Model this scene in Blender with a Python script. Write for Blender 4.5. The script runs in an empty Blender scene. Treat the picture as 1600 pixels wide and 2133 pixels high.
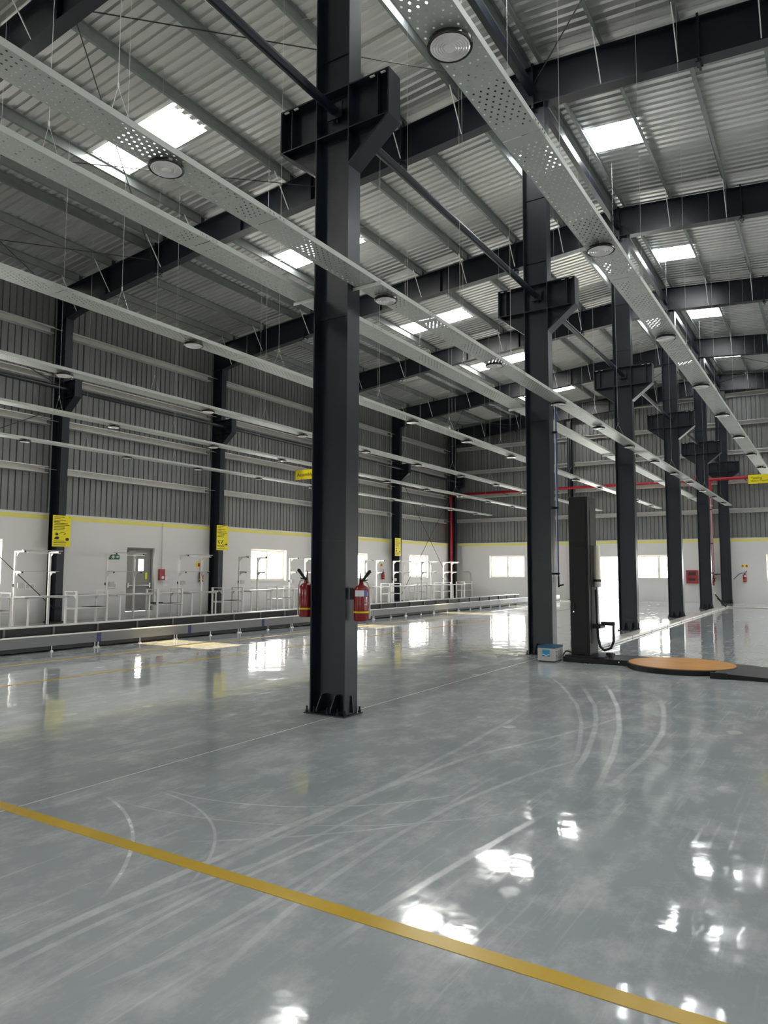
import bpy, math, random
from mathutils import Vector, Matrix
random.seed(7)
C = bpy.context.scene.collection
SC = bpy.context.scene
pi = math.pi

# ---------------------------------------------------------------- camera, sky, sun, exposure
cam = bpy.data.cameras.new('camera'); camo = bpy.data.objects.new('camera', cam); C.objects.link(camo)
TH, YAW, RO = math.radians(4.72), math.radians(32.21), math.radians(0.16)
f0 = Vector((-math.sin(YAW), math.cos(YAW), 0)); r0 = Vector((math.cos(YAW), math.sin(YAW), 0)); u0 = Vector((0, 0, 1))
fw = f0*math.cos(TH)+u0*math.sin(TH); up = -f0*math.sin(TH)+u0*math.cos(TH)
r1 = r0*math.cos(RO)+up*math.sin(RO); up1 = -r0*math.sin(RO)+up*math.cos(RO)
camo.matrix_world = Matrix(((r1.x, up1.x, -fw.x, 0), (r1.y, up1.y, -fw.y, 0), (r1.z, up1.z, -fw.z, 1.5), (0, 0, 0, 1)))
cam.sensor_fit = 'HORIZONTAL'; cam.sensor_width = 36.0; cam.lens = 36.0*1497.67/1600.0
cam.clip_start = 0.05; cam.clip_end = 400
SC.camera = camo
SKY_STRENGTH, SUN_STRENGTH, SKYLIGHT_GLOW, PANE_GLOW = 8.0, 80.0, 17.0, 12.0
w = bpy.data.worlds.new('sky'); SC.world = w; w.use_nodes = True
bg = w.node_tree.nodes['Background']; bg.inputs[0].default_value = (0.86, 0.93, 1.0, 1); bg.inputs[1].default_value = SKY_STRENGTH
sun = bpy.data.lights.new('sun', 'SUN'); suno = bpy.data.objects.new('sun', sun); C.objects.link(suno)
sun.energy = SUN_STRENGTH; sun.angle = math.radians(0.53); sun.color = (1.0, 0.93, 0.80)
suno.rotation_euler = Vector((0.75, 0.65, -10.8)).to_track_quat('-Z', 'Y').to_euler()
suno.location = (0, 0, 30)
vs = SC.view_settings
vs.view_transform = 'Standard'; vs.look = 'None'; vs.gamma = 1.0; vs.use_curve_mapping = False
vs.exposure = 0.55
cy = SC.cycles
cy.max_bounces = 8; cy.diffuse_bounces = 5; cy.glossy_bounces = 4; cy.transmission_bounces = 4; cy.transparent_max_bounces = 8
cy.use_denoising = True; cy.use_adaptive_sampling = True; cy.adaptive_threshold = 0.015
cy.sample_clamp_indirect = 8.0; cy.sample_clamp_direct = 0.0

# ---------------------------------------------------------------- materials
MATS = {}
def mat(name, col, rough=0.5, metal=0.0, var=0.0, scale=4.0, bump=0.0, bscale=None, coat=0.0, rvar=0.0, spec=0.5, stretch=None):
    m = bpy.data.materials.new(name); m.use_nodes = True
    nt = m.node_tree; b = nt.nodes['Principled BSDF']
    b.inputs['Base Color'].default_value = (*col, 1); b.inputs['Roughness'].default_value = rough
    b.inputs['Metallic'].default_value = metal; b.inputs['Coat Weight'].default_value = coat
    b.inputs['Specular IOR Level'].default_value = spec
    tc = nt.nodes.new('ShaderNodeTexCoord'); co = tc.outputs['Object']
    if stretch:
        mp = nt.nodes.new('ShaderNodeMapping'); mp.inputs['Scale'].default_value = stretch
        nt.links.new(co, mp.inputs[0]); co = mp.outputs[0]
    if var or rvar:
        n = nt.nodes.new('ShaderNodeTexNoise'); n.inputs['Scale'].default_value = scale; n.inputs['Detail'].default_value = 4
        nt.links.new(co, n.inputs['Vector'])
        if var:
            r = nt.nodes.new('ShaderNodeMix'); r.data_type = 'RGBA'
            r.inputs['A'].default_value = (*[max(0, c*(1-var)) for c in col], 1); r.inputs['B'].default_value = (*[min(1, c*(1+var)) for c in col], 1)
            nt.links.new(n.outputs['Fac'], r.inputs['Factor']); nt.links.new(r.outputs['Result'], b.inputs['Base Color'])
        if rvar:
            q = nt.nodes.new('ShaderNodeMapRange'); q.inputs['To Min'].default_value = max(0.02, rough-rvar); q.inputs['To Max'].default_value = rough+rvar
            nt.links.new(n.outputs['Fac'], q.inputs['Value']); nt.links.new(q.outputs['Result'], b.inputs['Roughness'])
    if bump:
        n2 = nt.nodes.new('ShaderNodeTexNoise'); n2.inputs['Scale'].default_value = bscale or scale*4; n2.inputs['Detail'].default_value = 3
        nt.links.new(co, n2.inputs['Vector'])
        bp = nt.nodes.new('ShaderNodeBump'); bp.inputs['Strength'].default_value = bump; bp.inputs['Distance'].default_value = 0.02
        nt.links.new(n2.outputs['Fac'], bp.inputs['Height']); nt.links.new(bp.outputs['Normal'], b.inputs['Normal'])
    MATS[name] = m
    return m
STEEL = mat('dark_blue_grey_steel_paint', (0.0055, 0.0095, 0.0165), 0.34, 0, 0.18, 2.5, 0.05, 60, rvar=0.06)
GALV = mat('galvanised_purlin', (0.21, 0.235, 0.235), 0.42, 0.5, 0.2, 6, rvar=0.08)
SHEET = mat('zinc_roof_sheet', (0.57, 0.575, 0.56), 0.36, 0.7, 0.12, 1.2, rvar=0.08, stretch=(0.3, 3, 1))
WSHEET = mat('shaded_zinc_wall_sheet', (0.185, 0.192, 0.186), 0.45, 0.3, 0.12, 1.2, rvar=0.08, stretch=(3, 3, 0.2))  # same zinc as the roof, wall shade painted in as a darker base
TRAY = mat('galvanised_tray', (0.40, 0.43, 0.395), 0.46, 0.35, 0.08, 3, rvar=0.06)
GIRTM = mat('bounce_lit_girt', (0.62, 0.62, 0.59), 0.38, 0.35, 0.15, 6)  # lighter than the purlins: bounce light from the white wall painted in
GALVB = mat('bright_galvanised', (0.72, 0.73, 0.70), 0.35, 0.3, 0.1, 8)
WIRE = mat('steel_wire', (0.62, 0.62, 0.60), 0.4, 0.3)
ROD = mat('dark_rod', (0.035, 0.032, 0.03), 0.5)
PAINTW = mat('white_wall_paint', (0.66, 0.65, 0.635), 0.62, 0, 0.05, 0.7, 0.03, 40)
PAINTY = mat('pale_yellow_band', (0.72, 0.66, 0.16), 0.6, 0, 0.06, 3)
COPING = mat('coping_metal', (0.62, 0.62, 0.62), 0.4, 0.5)
CREAM = mat('cream_window_frame', (0.80, 0.76, 0.66), 0.45)
WHITE = mat('white_powder_coat', (0.80, 0.78, 0.74), 0.38, 0, 0.04, 5)
ALU = mat('grey_aluminium_edge', (0.42, 0.42, 0.41), 0.4, 0.5)
RUBBER = mat('black_rubber', (0.012, 0.012, 0.013), 0.6)
BLACK = mat('black_powder_coat', (0.007, 0.007, 0.0075), 0.5, 0, 0.1, 9, spec=0.35)
BLACKG = mat('black_gloss', (0.010, 0.010, 0.011), 0.22)
CHROME = mat('chrome', (0.75, 0.75, 0.74), 0.18, 1.0)
RED = mat('red_enamel', (0.27, 0.006, 0.012), 0.22, 0, 0.08, 6, coat=0.4)
REDP = mat('red_pipe_paint', (0.36, 0.008, 0.022), 0.35)
SIGNY = mat('yellow_sign', (0.78, 0.66, 0.005), 0.45, 0, 0.04, 5)
SIGNK = mat('sign_print_black', (0.010, 0.010, 0.008), 0.5)
GREEN = mat('green_exit_sign', (0.012, 0.11, 0.03), 0.4)
LABELW = mat('white_label', (0.78, 0.78, 0.80), 0.45)
LABELB = mat('blue_label', (0.06, 0.12, 0.42), 0.45)
BLUELID = mat('blue_lid', (0.012, 0.09, 0.19), 0.35)
BLUEPIC = mat('blue_print', (0.02, 0.30, 0.55), 0.4)
BOXGREY = mat('warm_grey_case', (0.52, 0.50, 0.48), 0.4)
DOORGREY = mat('grey_door', (0.24, 0.23, 0.215), 0.45, 0, 0.05, 3)
CONVGREY = mat('grey_conveyor_panel', (0.20, 0.20, 0.20), 0.42, 0.1, 0.05, 2)
CONVDARK = mat('dark_conveyor_bed', (0.030, 0.031, 0.030), 0.5, 0, 0.3, 4)
BLUEMARK = mat('dark_blue_joint', (0.035, 0.035, 0.14), 0.4)
PLY = mat('worn_plywood_top', (0.52, 0.24, 0.045), 0.42, 0, 0.6, 3.0, 0.05, 30, rvar=0.1, spec=0.25, stretch=(1, 4, 1))
FILM = mat('stretch_film_roll', (0.62, 0.58, 0.47), 0.25)
HOSEB = mat('blue_air_hose', (0.012, 0.06, 0.20), 0.35)
CONCRETE = mat('pale_outside_concrete', (0.55, 0.54, 0.50), 0.85, 0, 0.15, 0.6)
DUCT = mat('pale_duct_cover', (0.60, 0.57, 0.52), 0.30, 0.1, 0.08, 3)
FLOORY = mat('worn_yellow_floor_paint', (0.62, 0.41, 0.045), 0.22, 0, 0.15, 3, rvar=0.06)
TARPB = mat('blue_tarpaulin', (0.05, 0.30, 0.62), 0.5)
BRICKO = mat('red_compound_wall', (0.45, 0.20, 0.13), 0.8, 0, 0.2, 3)

def glow_mat(name, col, strength, see, seecol):
    m = bpy.data.materials.new(name); m.use_nodes = True; nt = m.node_tree
    for n in list(nt.nodes): nt.nodes.remove(n)
    out = nt.nodes.new('ShaderNodeOutputMaterial'); em = nt.nodes.new('ShaderNodeEmission'); tr = nt.nodes.new('ShaderNodeBsdfTransparent'); mx = nt.nodes.new('ShaderNodeMixShader')
    em.inputs[0].default_value = (*col, 1); em.inputs[1].default_value = strength; tr.inputs[0].default_value = (*seecol, 1)
    mx.inputs[0].default_value = see
    nt.links.new(em.outputs[0], mx.inputs[1]); nt.links.new(tr.outputs[0], mx.inputs[2]); nt.links.new(mx.outputs[0], out.inputs[0])
    return m
SKYLT = glow_mat('translucent_rooflight', (1.0, 0.985, 0.95), SKYLIGHT_GLOW, 0.10, (1.0, 0.82, 0.55))
SKYLO = glow_mat('translucent_ridge_light', (0.97, 0.985, 1.0), SKYLIGHT_GLOW, 0.006, (1.0, 0.9, 0.7))
PANE = glow_mat('daylit_window_pane', (1.0, 0.98, 0.94), PANE_GLOW, 0.30, (1, 1, 1))

def lens_mat():
    m = mat('clear_ribbed_lens', (0.70, 0.68, 0.67), 0.12, 0, coat=0.6)
    nt = m.node_tree; b = nt.nodes['Principled BSDF']
    b.inputs['Transmission Weight'].default_value = 0.05
    return m
LENS = lens_mat()

def floor_mat():
    m = bpy.data.materials.new('grey_epoxy_floor'); m.use_nodes = True; nt = m.node_tree; N = nt.nodes; L = nt.links
    b = N['Principled BSDF']
    tc = N.new('ShaderNodeTexCoord'); co = tc.outputs['Object']
    sx = N.new('ShaderNodeSeparateXYZ'); L.new(co, sx.inputs[0]); X, Y = sx.outputs[0], sx.outputs[1]
    def M(op, a, b2=None, c=None):
        n = N.new('ShaderNodeMath'); n.operation = op
        for i, v in enumerate((a, b2, c)):
            if v is None: continue
            if isinstance(v, (int, float)): n.inputs[i].default_value = v
            else: L.new(v, n.inputs[i])
        return n.outputs[0]
    def noise(scale, detail=4, stretch=None, rough=0.5, rot=0):
        n = N.new('ShaderNodeTexNoise'); n.inputs['Scale'].default_value = scale; n.inputs['Detail'].default_value = detail; n.inputs['Roughness'].default_value = rough
        v = co
        if stretch:
            mp = N.new('ShaderNodeMapping'); mp.inputs['Scale'].default_value = stretch; mp.inputs['Rotation'].default_value = (0, 0, rot); L.new(co, mp.inputs[0]); v = mp.outputs[0]
        L.new(v, n.inputs['Vector']); return n.outputs['Fac']
    def ramp(v, lo, hi, a=0.0, c=1.0):
        n = N.new('ShaderNodeMapRange'); n.inputs['From Min'].default_value = lo; n.inputs['From Max'].default_value = hi
        n.inputs['To Min'].default_value = a; n.inputs['To Max'].default_value = c; n.clamp = True; L.new(v, n.inputs['Value']); return n.outputs['Result']
    # tyre and pallet-truck scuffs: rings (centre x, centre y, radius, arc middle, half length, width, strength)
    arcs = [(-4.84,1.04,2.25,-3.48,2.84,.79,.022,.9),(-4.06,2.0,1.46,-3.19,3.17,.84,.018,.7),(-3.94,5.71,2.54,-2.76,3.46,1.39,.012,.6),(-3.85,5.26,1.77,-2.97,3.72,1.11,.014,.8),
            (19.45,1.8,22.29,-2.84,2.25,.79,.05,.8),(27.04,1.42,29.91,-2.73,4.24,1.36,.05,.6),(-5.61,6.33,4.22,-2.53,3.44,.75,.02,.6),(4.28,2.34,6.82,-2.54,2.52,1.01,.03,.6),
            (-5.81,2.57,3.58,-2.24,2.34,.61,.025,.5),(-14.9,3.86,13.25,-2.15,7.48,2.3,.05,.7),(-19.27,3.07,17.9,-1.94,7.54,2.5,.05,.7),(-14.28,9.94,12.5,-2.23,6.63,1.23,.04,.5),
            (-53.67,3.2,50.94,-2.76,5.1,2.47,.05,.5),(.63,1.92,3.37,-2.73,2.3,.69,.03,.6),(14.59,1.82,16.4,-1.73,3.45,1.07,.04,.5),(-15.46,2.9,13.92,-2.56,8.13,2.5,.04,.6),(4.83,3.58,7.02,-2.18,4.02,2.0,.035,.5),
            (30.0,2.0,32.6,-2.55,3.1,1.0,.03,.5),(22.0,3.0,24.3,-2.3,2.8,.9,.04,.5),(-12.0,6.0,10.6,-1.5,7.2,2.0,.05,.5)]
    brk = ramp(noise(5, 4, None, 0.7), 0.33, 0.62, 0.5, 1.0)
    wob = M('MULTIPLY', M('SUBTRACT', noise(1.0, 1), 0.5), 0.05)
    tot = None
    for cx, cyy, r, mx, my, half, wd, st in arcs:
        dx = M('SUBTRACT', X, cx); dy = M('SUBTRACT', Y, cyy)
        d = M('SQRT', M('ADD', M('MULTIPLY', dx, dx), M('MULTIPLY', dy, dy)))
        e = M('ABSOLUTE', M('ADD', M('SUBTRACT', d, r), wob))
        line = ramp(e, wd*0.35, wd*0.65, st, 0.0)
        mxx = M('SUBTRACT', X, mx); myy = M('SUBTRACT', Y, my)
        dm = M('SQRT', M('ADD', M('MULTIPLY', mxx, mxx), M('MULTIPLY', myy, myy)))
        line = M('MULTIPLY', line, ramp(dm, half*0.75, half*1.05, 1, 0))
        tot = line if tot is None else M('MAXIMUM', tot, line)
    tot = M('MULTIPLY', tot, brk)
    # long faint drag streaks, two directions, and round dried smudges
    s1 = M('MULTIPLY', ramp(noise(1.0, 6, (22, 0.7, 1), 0.65, 0.10), 0.57, 0.66), ramp(noise(0.8, 3), 0.42, 0.6))
    s2 = M('MULTIPLY', ramp(noise(1.0, 6, (20, 0.9, 1), 0.65, -0.55), 0.58, 0.67), ramp(noise(1.1, 3), 0.45, 0.6))
    vo = N.new('ShaderNodeTexVoronoi'); vo.inputs['Scale'].default_value = 2.2
    mpv = N.new('ShaderNodeMapping'); mpv.inputs['Scale'].default_value = (1, 0.75, 1); L.new(co, mpv.inputs[0]); L.new(mpv.outputs[0], vo.inputs['Vector'])
    spot = M('MULTIPLY', ramp(M('ADD', vo.outputs['Distance'], M('MULTIPLY', noise(14, 3), 0.12)), 0.19, 0.24, 1, 0), ramp(noise(0.9, 2), 0.5, 0.56))
    big = noise(0.35, 5)
    sm = noise(4.0, 8, (1, 0.6, 1), 0.72)
    dust = M('ADD', M('MULTIPLY', ramp(big, 0.35, 0.7), 0.38), M('MULTIPLY', ramp(sm, 0.47, 0.66), 0.75))
    mark = M('MAXIMUM', M('MAXIMUM', tot, M('MULTIPLY', M('ADD', s1, s2), 0.42)), M('MULTIPLY', spot, 0.6))
    f1 = M('MINIMUM', M('ADD', M('MULTIPLY', dust, 0.46), M('MULTIPLY', mark, 0.60)), 1.0)
    mix = N.new('ShaderNodeMix'); mix.data_type = 'RGBA'
    mix.inputs['A'].default_value = (0.345, 0.378, 0.388, 1); mix.inputs['B'].default_value = (0.76, 0.775, 0.765, 1)
    L.new(f1, mix.inputs['Factor']); L.new(mix.outputs['Result'], b.inputs['Base Color'])
    rg = M('ADD', M('ADD', 0.035, M('MULTIPLY', dust, 0.06)), M('MULTIPLY', mark, 0.25))
    L.new(rg, b.inputs['Roughness'])
    b.inputs['Specular IOR Level'].default_value = 0.6
    bh = M('ADD', M('MULTIPLY', noise(1.7, 2), 1.0), M('ADD', M('MULTIPLY', noise(4.5, 2), 0.22), M('MULTIPLY', noise(16, 2), 0.03)))
    bp = N.new('ShaderNodeBump'); bp.inputs['Strength'].default_value = 0.34; bp.inputs['Distance'].default_value = 0.012
    L.new(bh, bp.inputs['Height']); L.new(bp.outputs['Normal'], b.inputs['Normal'])
    return m
FLOOR = floor_mat()

# ---------------------------------------------------------------- mesh helpers
class MB:
    def __init__(s): s.v = []; s.f = []
    def add(s, vs, fs):
        k = len(s.v); s.v += [tuple(v) for v in vs]; s.f += [tuple(i+k for i in f) for f in fs]; return s
    def box(s, x0, x1, y0, y1, z0, z1):
        return s.add([(x0,y0,z0),(x1,y0,z0),(x1,y1,z0),(x0,y1,z0),(x0,y0,z1),(x1,y0,z1),(x1,y1,z1),(x0,y1,z1)],
                     [(3,2,1,0),(4,5,6,7),(0,1,5,4),(1,2,6,5),(2,3,7,6),(3,0,4,7)])
    def prism(s, pts, axis, a, b):           # polygon pts in the two other axes, extruded a..b along axis
        def P(p, t): return {0: (t, p[0], p[1]), 1: (p[0], t, p[1]), 2: (p[0], p[1], t)}[axis]
        n = len(pts)
        return s.add([P(p, a) for p in pts]+[P(p, b) for p in pts],
                     [tuple(range(n))[::-1], tuple(range(n, 2*n))]+[(i, (i+1) % n, n+(i+1) % n, n+i) for i in range(n)])
    def tube(s, p, q, r, n=8, r2=None):
        p, q = Vector(p), Vector(q); d = (q-p).normalized(); a = d.orthogonal().normalized(); b = d.cross(a); r2 = r if r2 is None else r2
        vs = [p+(a*math.cos(2*pi*i/n)+b*math.sin(2*pi*i/n))*r for i in range(n)]+[q+(a*math.cos(2*pi*i/n)+b*math.sin(2*pi*i/n))*r2 for i in range(n)]
        return s.add(vs, [(i, (i+1) % n, n+(i+1) % n, n+i) for i in range(n)]+[tuple(range(n))[::-1], tuple(range(n, 2*n))])
    def path(s, pts, r, n=6):
        P = [Vector(p) for p in pts]; rings = []; a = None
        for i, p in enumerate(P):
            d = (P[min(i+1, len(P)-1)]-P[max(i-1, 0)]).normalized()
            if a is None: a = d.orthogonal().normalized()
            a = (a-d*a.dot(d)).normalized(); b = d.cross(a)
            rings.append([p+(a*math.cos(2*pi*k/n)+b*math.sin(2*pi*k/n))*r for k in range(n)])
        vs = [v for R in rings for v in R]; m = len(P)
        fs = [(i*n+k, i*n+(k+1) % n, (i+1)*n+(k+1) % n, (i+1)*n+k) for i in range(m-1) for k in range(n)]
        return s.add(vs, fs+[tuple(range(n))[::-1], tuple(range((m-1)*n, m*n))])
    def lathe(s, prof, c=(0, 0, 0), n=24, axis=2):   # profile of (radius, height)
        vs = []; fs = []; m = len(prof)
        for r, h in prof:
            for k in range(n):
                x, y = r*math.cos(2*pi*k/n), r*math.sin(2*pi*k/n)
                p = {2: (x, y, h), 1: (x, h, y), 0: (h, x, y)}[axis]
                vs.append((p[0]+c[0], p[1]+c[1], p[2]+c[2]))
        for i in range(m-1):
            for k in range(n): fs.append((i*n+k, i*n+(k+1) % n, (i+1)*n+(k+1) % n, (i+1)*n+k))
        fs += [tuple(range(n))[::-1], tuple(range((m-1)*n, m*n))]
        return s.add(vs, fs)
    def mesh(s, name, smooth=False):
        me = bpy.data.meshes.new(name); me.from_pydata(s.v, [], s.f)
        if smooth:
            me.polygons.foreach_set('use_smooth', [True]*len(me.polygons))
        me.update(); return me
    def make(s, name, m, parent=None, smooth=False, bevel=0, loc=None):
        me = s.mesh(name, smooth); me.materials.append(m)
        return inst(name, me, parent, loc, bevel)
def inst(name, me, parent=None, loc=None, bevel=0):
    o = bpy.data.objects.new(name, me); C.objects.link(o)
    if parent: o.parent = parent
    if loc: o.location = loc
    if bevel:
        b = o.modifiers.new('edge', 'BEVEL'); b.width = bevel; b.segments = 2; b.limit_method = 'ANGLE'
    return o
def fixn(o):
    import bmesh
    bm = bmesh.new(); bm.from_mesh(o.data); bmesh.ops.recalc_face_normals(bm, faces=bm.faces); bm.to_mesh(o.data); bm.free(); return o
def box(name, m, parent, *a, bevel=0): return MB().box(*a).make(name, m, parent, bevel=bevel)
def thing(name, label, cat, loc=(0, 0, 0), rz=0, group=None):
    o = bpy.data.objects.new(name, None); C.objects.link(o); o.empty_display_size = 0.1
    o.location = loc; o.rotation_euler = (0, 0, rz); o['label'] = label; o['category'] = cat
    if group: o['group'] = group
    return o
def tag(o, label, cat, group=None):
    o['label'] = label; o['category'] = cat
    if group: o['group'] = group
    return o
def struct(o): o['kind'] = 'structure'; return o
def kids(o): return [c for c in bpy.data.objects if c.parent == o]
def dup(root, loc, label, group=None, rz=None, skip=()):
    r = root.copy(); C.objects.link(r); r.location = loc; r['label'] = label
    if rz is not None: r.rotation_euler = (0, 0, rz)
    if group: r['group'] = group
    for ch in kids(root):
        if ch.name.split('.')[0] in skip: continue
        c = ch.copy(); C.objects.link(c); c.parent = r
        for g in kids(ch):
            d = g.copy(); C.objects.link(d); d.parent = c
    return r
def text_mesh(txt, size, name):
    cu = bpy.data.curves.new(name, 'FONT'); cu.body = txt; cu.size = size; cu.extrude = 0.001; cu.resolution_u = 3
    o = bpy.data.objects.new(name, cu); C.objects.link(o)
    dg = bpy.context.evaluated_depsgraph_get()
    me = bpy.data.meshes.new_from_object(o.evaluated_get(dg)); bpy.data.objects.remove(o); return me
ORD = ['nearest', 'second', 'third', 'fourth', 'fifth', 'sixth', 'seventh', 'eighth', 'ninth', 'tenth', 'eleventh', 'twelfth', 'thirteenth', 'fourteenth']

# ---------------------------------------------------------------- the hall: key sizes
RX = -4.6                       # ridge and interior column line
XL, XR = -19.62, 10.42          # inner faces of the side walls
YN, YF = -6.7, 38.9             # inner faces of the near and far walls
FR = [6.3+6.43*i for i in range(6)]
FRALL = [6.3-12.86, 6.3-6.43]+FR
def roofz(x): return 11.45-0.086*abs(x-RX)

# floor and ground
fl_ = MB().add([(-20.2, -7.2, 0), (11, -7.2, 0), (11, 39.3, 0), (-20.2, 39.3, 0)], [(0, 1, 2, 3)]).make('floor', FLOOR); struct(fl_)
gr = MB().add([(-90, -70, -0.04), (80, -70, -0.04), (80, 130, -0.04), (-90, 130, -0.04)], [(0, 1, 2, 3)]).make('ground', CONCRETE); struct(gr)
box('yellow_line', FLOORY, fl_, -12.2, 8, 2.665, 2.752, 0.0003, 0.003)
box('yellow_line', FLOORY, fl_, -11.17, -11.10, 0, 36.5, 0.0003, 0.003)
box('yellow_line', FLOORY, fl_, -9.27, -9.20, 0, 36.5, 0.0003, 0.003)
JOINT = mat('floor_joint_filler', (0.62, 0.61, 0.57), 0.3)
box('floor_joint', JOINT, fl_, -4.484, -4.474, -1, 6.17, 0.0003, 0.002)
box('floor_joint', JOINT, fl_, -4.484, -4.474, 6.6, 12.5, 0.0003, 0.002)

# ---------------------------------------------------------------- roof: sheets, rooflights, purlins, rods
ceil_ = MB().box(RX-0.16, RX+0.16, YN, YF+0.2, 11.485, 11.50).make('ceiling', SHEET); struct(ceil_)
PW = 1.02
def rib_profile(nrib, width, depth, fl=0.012, tw=0.024):
    p = []; w1 = width/nrib
    for i in range(nrib):
        d = depth*(1.45 if i == 0 else 1.0)
        b0 = i*w1
        p += [(b0, 0), (b0+fl, d), (b0+fl+tw, d), (b0+2*fl+tw, 0)]
    p.append((width, 0)); return p
RP = rib_profile(5, PW, 0.036, 0.026, 0.050)
def sheet_strip(xa, xb):
    m = MB(); xs = [xa, xb]
    for j in range(len(RP)-1):
        (y0, h0), (y1, h1) = RP[j], RP[j+1]
        m.add([(xa, y0, roofz(xa)+h0), (xb, y0, roofz(xb)+h0), (xb, y1, roofz(xb)+h1), (xa, y1, roofz(xa)+h1)], [(0, 3, 2, 1)])
    return m
def join(ms):
    r = MB()
    for m in ms: r.add(m.v, m.f)
    return r
def mesh_of(m, name, mt):
    me = m.mesh(name); me.materials.append(mt); return me
LP = mesh_of(sheet_strip(-19.95, RX), 'roof_panel', SHEET)
RPm = mesh_of(sheet_strip(RX, 10.7), 'roof_panel', SHEET)
LPS = mesh_of(join([sheet_strip(-19.95, -13.57), sheet_strip(-11.05, -6.10), sheet_strip(-5.28, RX)]), 'roof_panel', SHEET)
RPS = mesh_of(join([sheet_strip(RX, -4.44), sheet_strip(-3.33, 1.85), sheet_strip(4.37, 10.7)]), 'roof_panel', SHEET)
LPN = mesh_of(join([sheet_strip(-19.95, -13.57), sheet_strip(-11.05, RX)]), 'roof_panel', SHEET)
RPN = mesh_of(join([sheet_strip(RX, 1.85), sheet_strip(4.37, 10.7)]), 'roof_panel', SHEET)
SK = [mesh_of(sheet_strip(a, b), 'rooflight', SKYLT if a < -8 else SKYLO) for a, b in ((-13.57, -11.05), (-6.10, -5.28), (-4.44, -3.33), (1.85, 4.37))]
lit = {9.36+PW*k for k in (-13, -7, 0, 6, 13, 19, 25)}
y = 9.36-PW*16
while y < YF+0.1:
    isl = any(abs(y-q) < 0.1 for q in lit)
    inst('roof_panel', (LPS if y > 5 else LPN) if isl else LP, ceil_, (0, y, 0)); inst('roof_panel', (RPS if y > 5 else RPN) if isl else RPm, ceil_, (0, y, 0))
    if isl:
        for k, me in enumerate(SK):
            if y > 5 or k in (0, 3): inst('rooflight', me, ceil_, (0, y, 0))
    y += PW
PX = [-18.7, -17.2, -15.68, -15.07, -13.62, -12.08, -10.65, -9.1, -7.55, -6.12, -4.74, -4.46, -3.30, -1.98, -0.7, 0.75, 1.75, 3.0, 4.45, 5.9, 6.5, 8.0, 9.5]
def purlin_mesh(x, L):
    s = 1 if x < RX else -1; z = roofz(x)-0.003; t = 0.0025; m = MB(); sl = 0.086*(1 if x < RX else -1)
    m.box(x-t, x+t, 0, L, z-0.20, z)                                        # web
    m.box(x-0.06*(s > 0), x+0.06*(s < 0), 0, L, z-0.202, z-0.197)           # lower flange
    xx = x-0.06*s; m.box(xx-t, xx+t, 0, L, z-0.202, z-0.182)                # lip
    m.box(x-0.06*(s < 0), x+0.06*(s > 0), 0, L, z-0.006, z-0.001)
    return mesh_of(m, 'purlin', GALV)
for x in PX:
    me = purlin_mesh(x, 6.42)
    for yf in [FRALL[0]]+FRALL[1:-1]: inst('purlin', me, ceil_, (0, yf, 0))
def rod(name, p, q, r, m, parent): return MB().tube(p, q, r, 6).make(name, m, parent)
for i, yf in enumerate(FRALL[1:-1]):
    ym = yf+3.2
    for xs in (PX[:11], PX[11:]):
        for a, b in zip(xs[:-1], xs[1:]):
            if b-a > 1.2: rod('sag_rod', (a, ym-0.25, roofz(a)-0.06), (b, ym+0.25, roofz(b)-0.17), 0.006, WIRE, ceil_)
    if i in (1, 5):
        for a, b in ((-19.4, -15.4), (-15.4, -9.9), (-9.9, RX), (RX, 0.7), (0.7, 6.2), (6.2, 10.2)):
            for p, q in ((a, b), (b, a)):
                rod('brace_rod', (p, yf+0.1, roofz(p)-0.62), (q, yf+6.33, roofz(q)-0.62), 0.011, ROD, ceil_)
for yf in FR[:-1]:
    box('ridge_strut', STEEL, ceil_, RX-0.055, RX+0.055, yf+0.14, yf+6.29, 10.62, 10.80)

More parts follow.
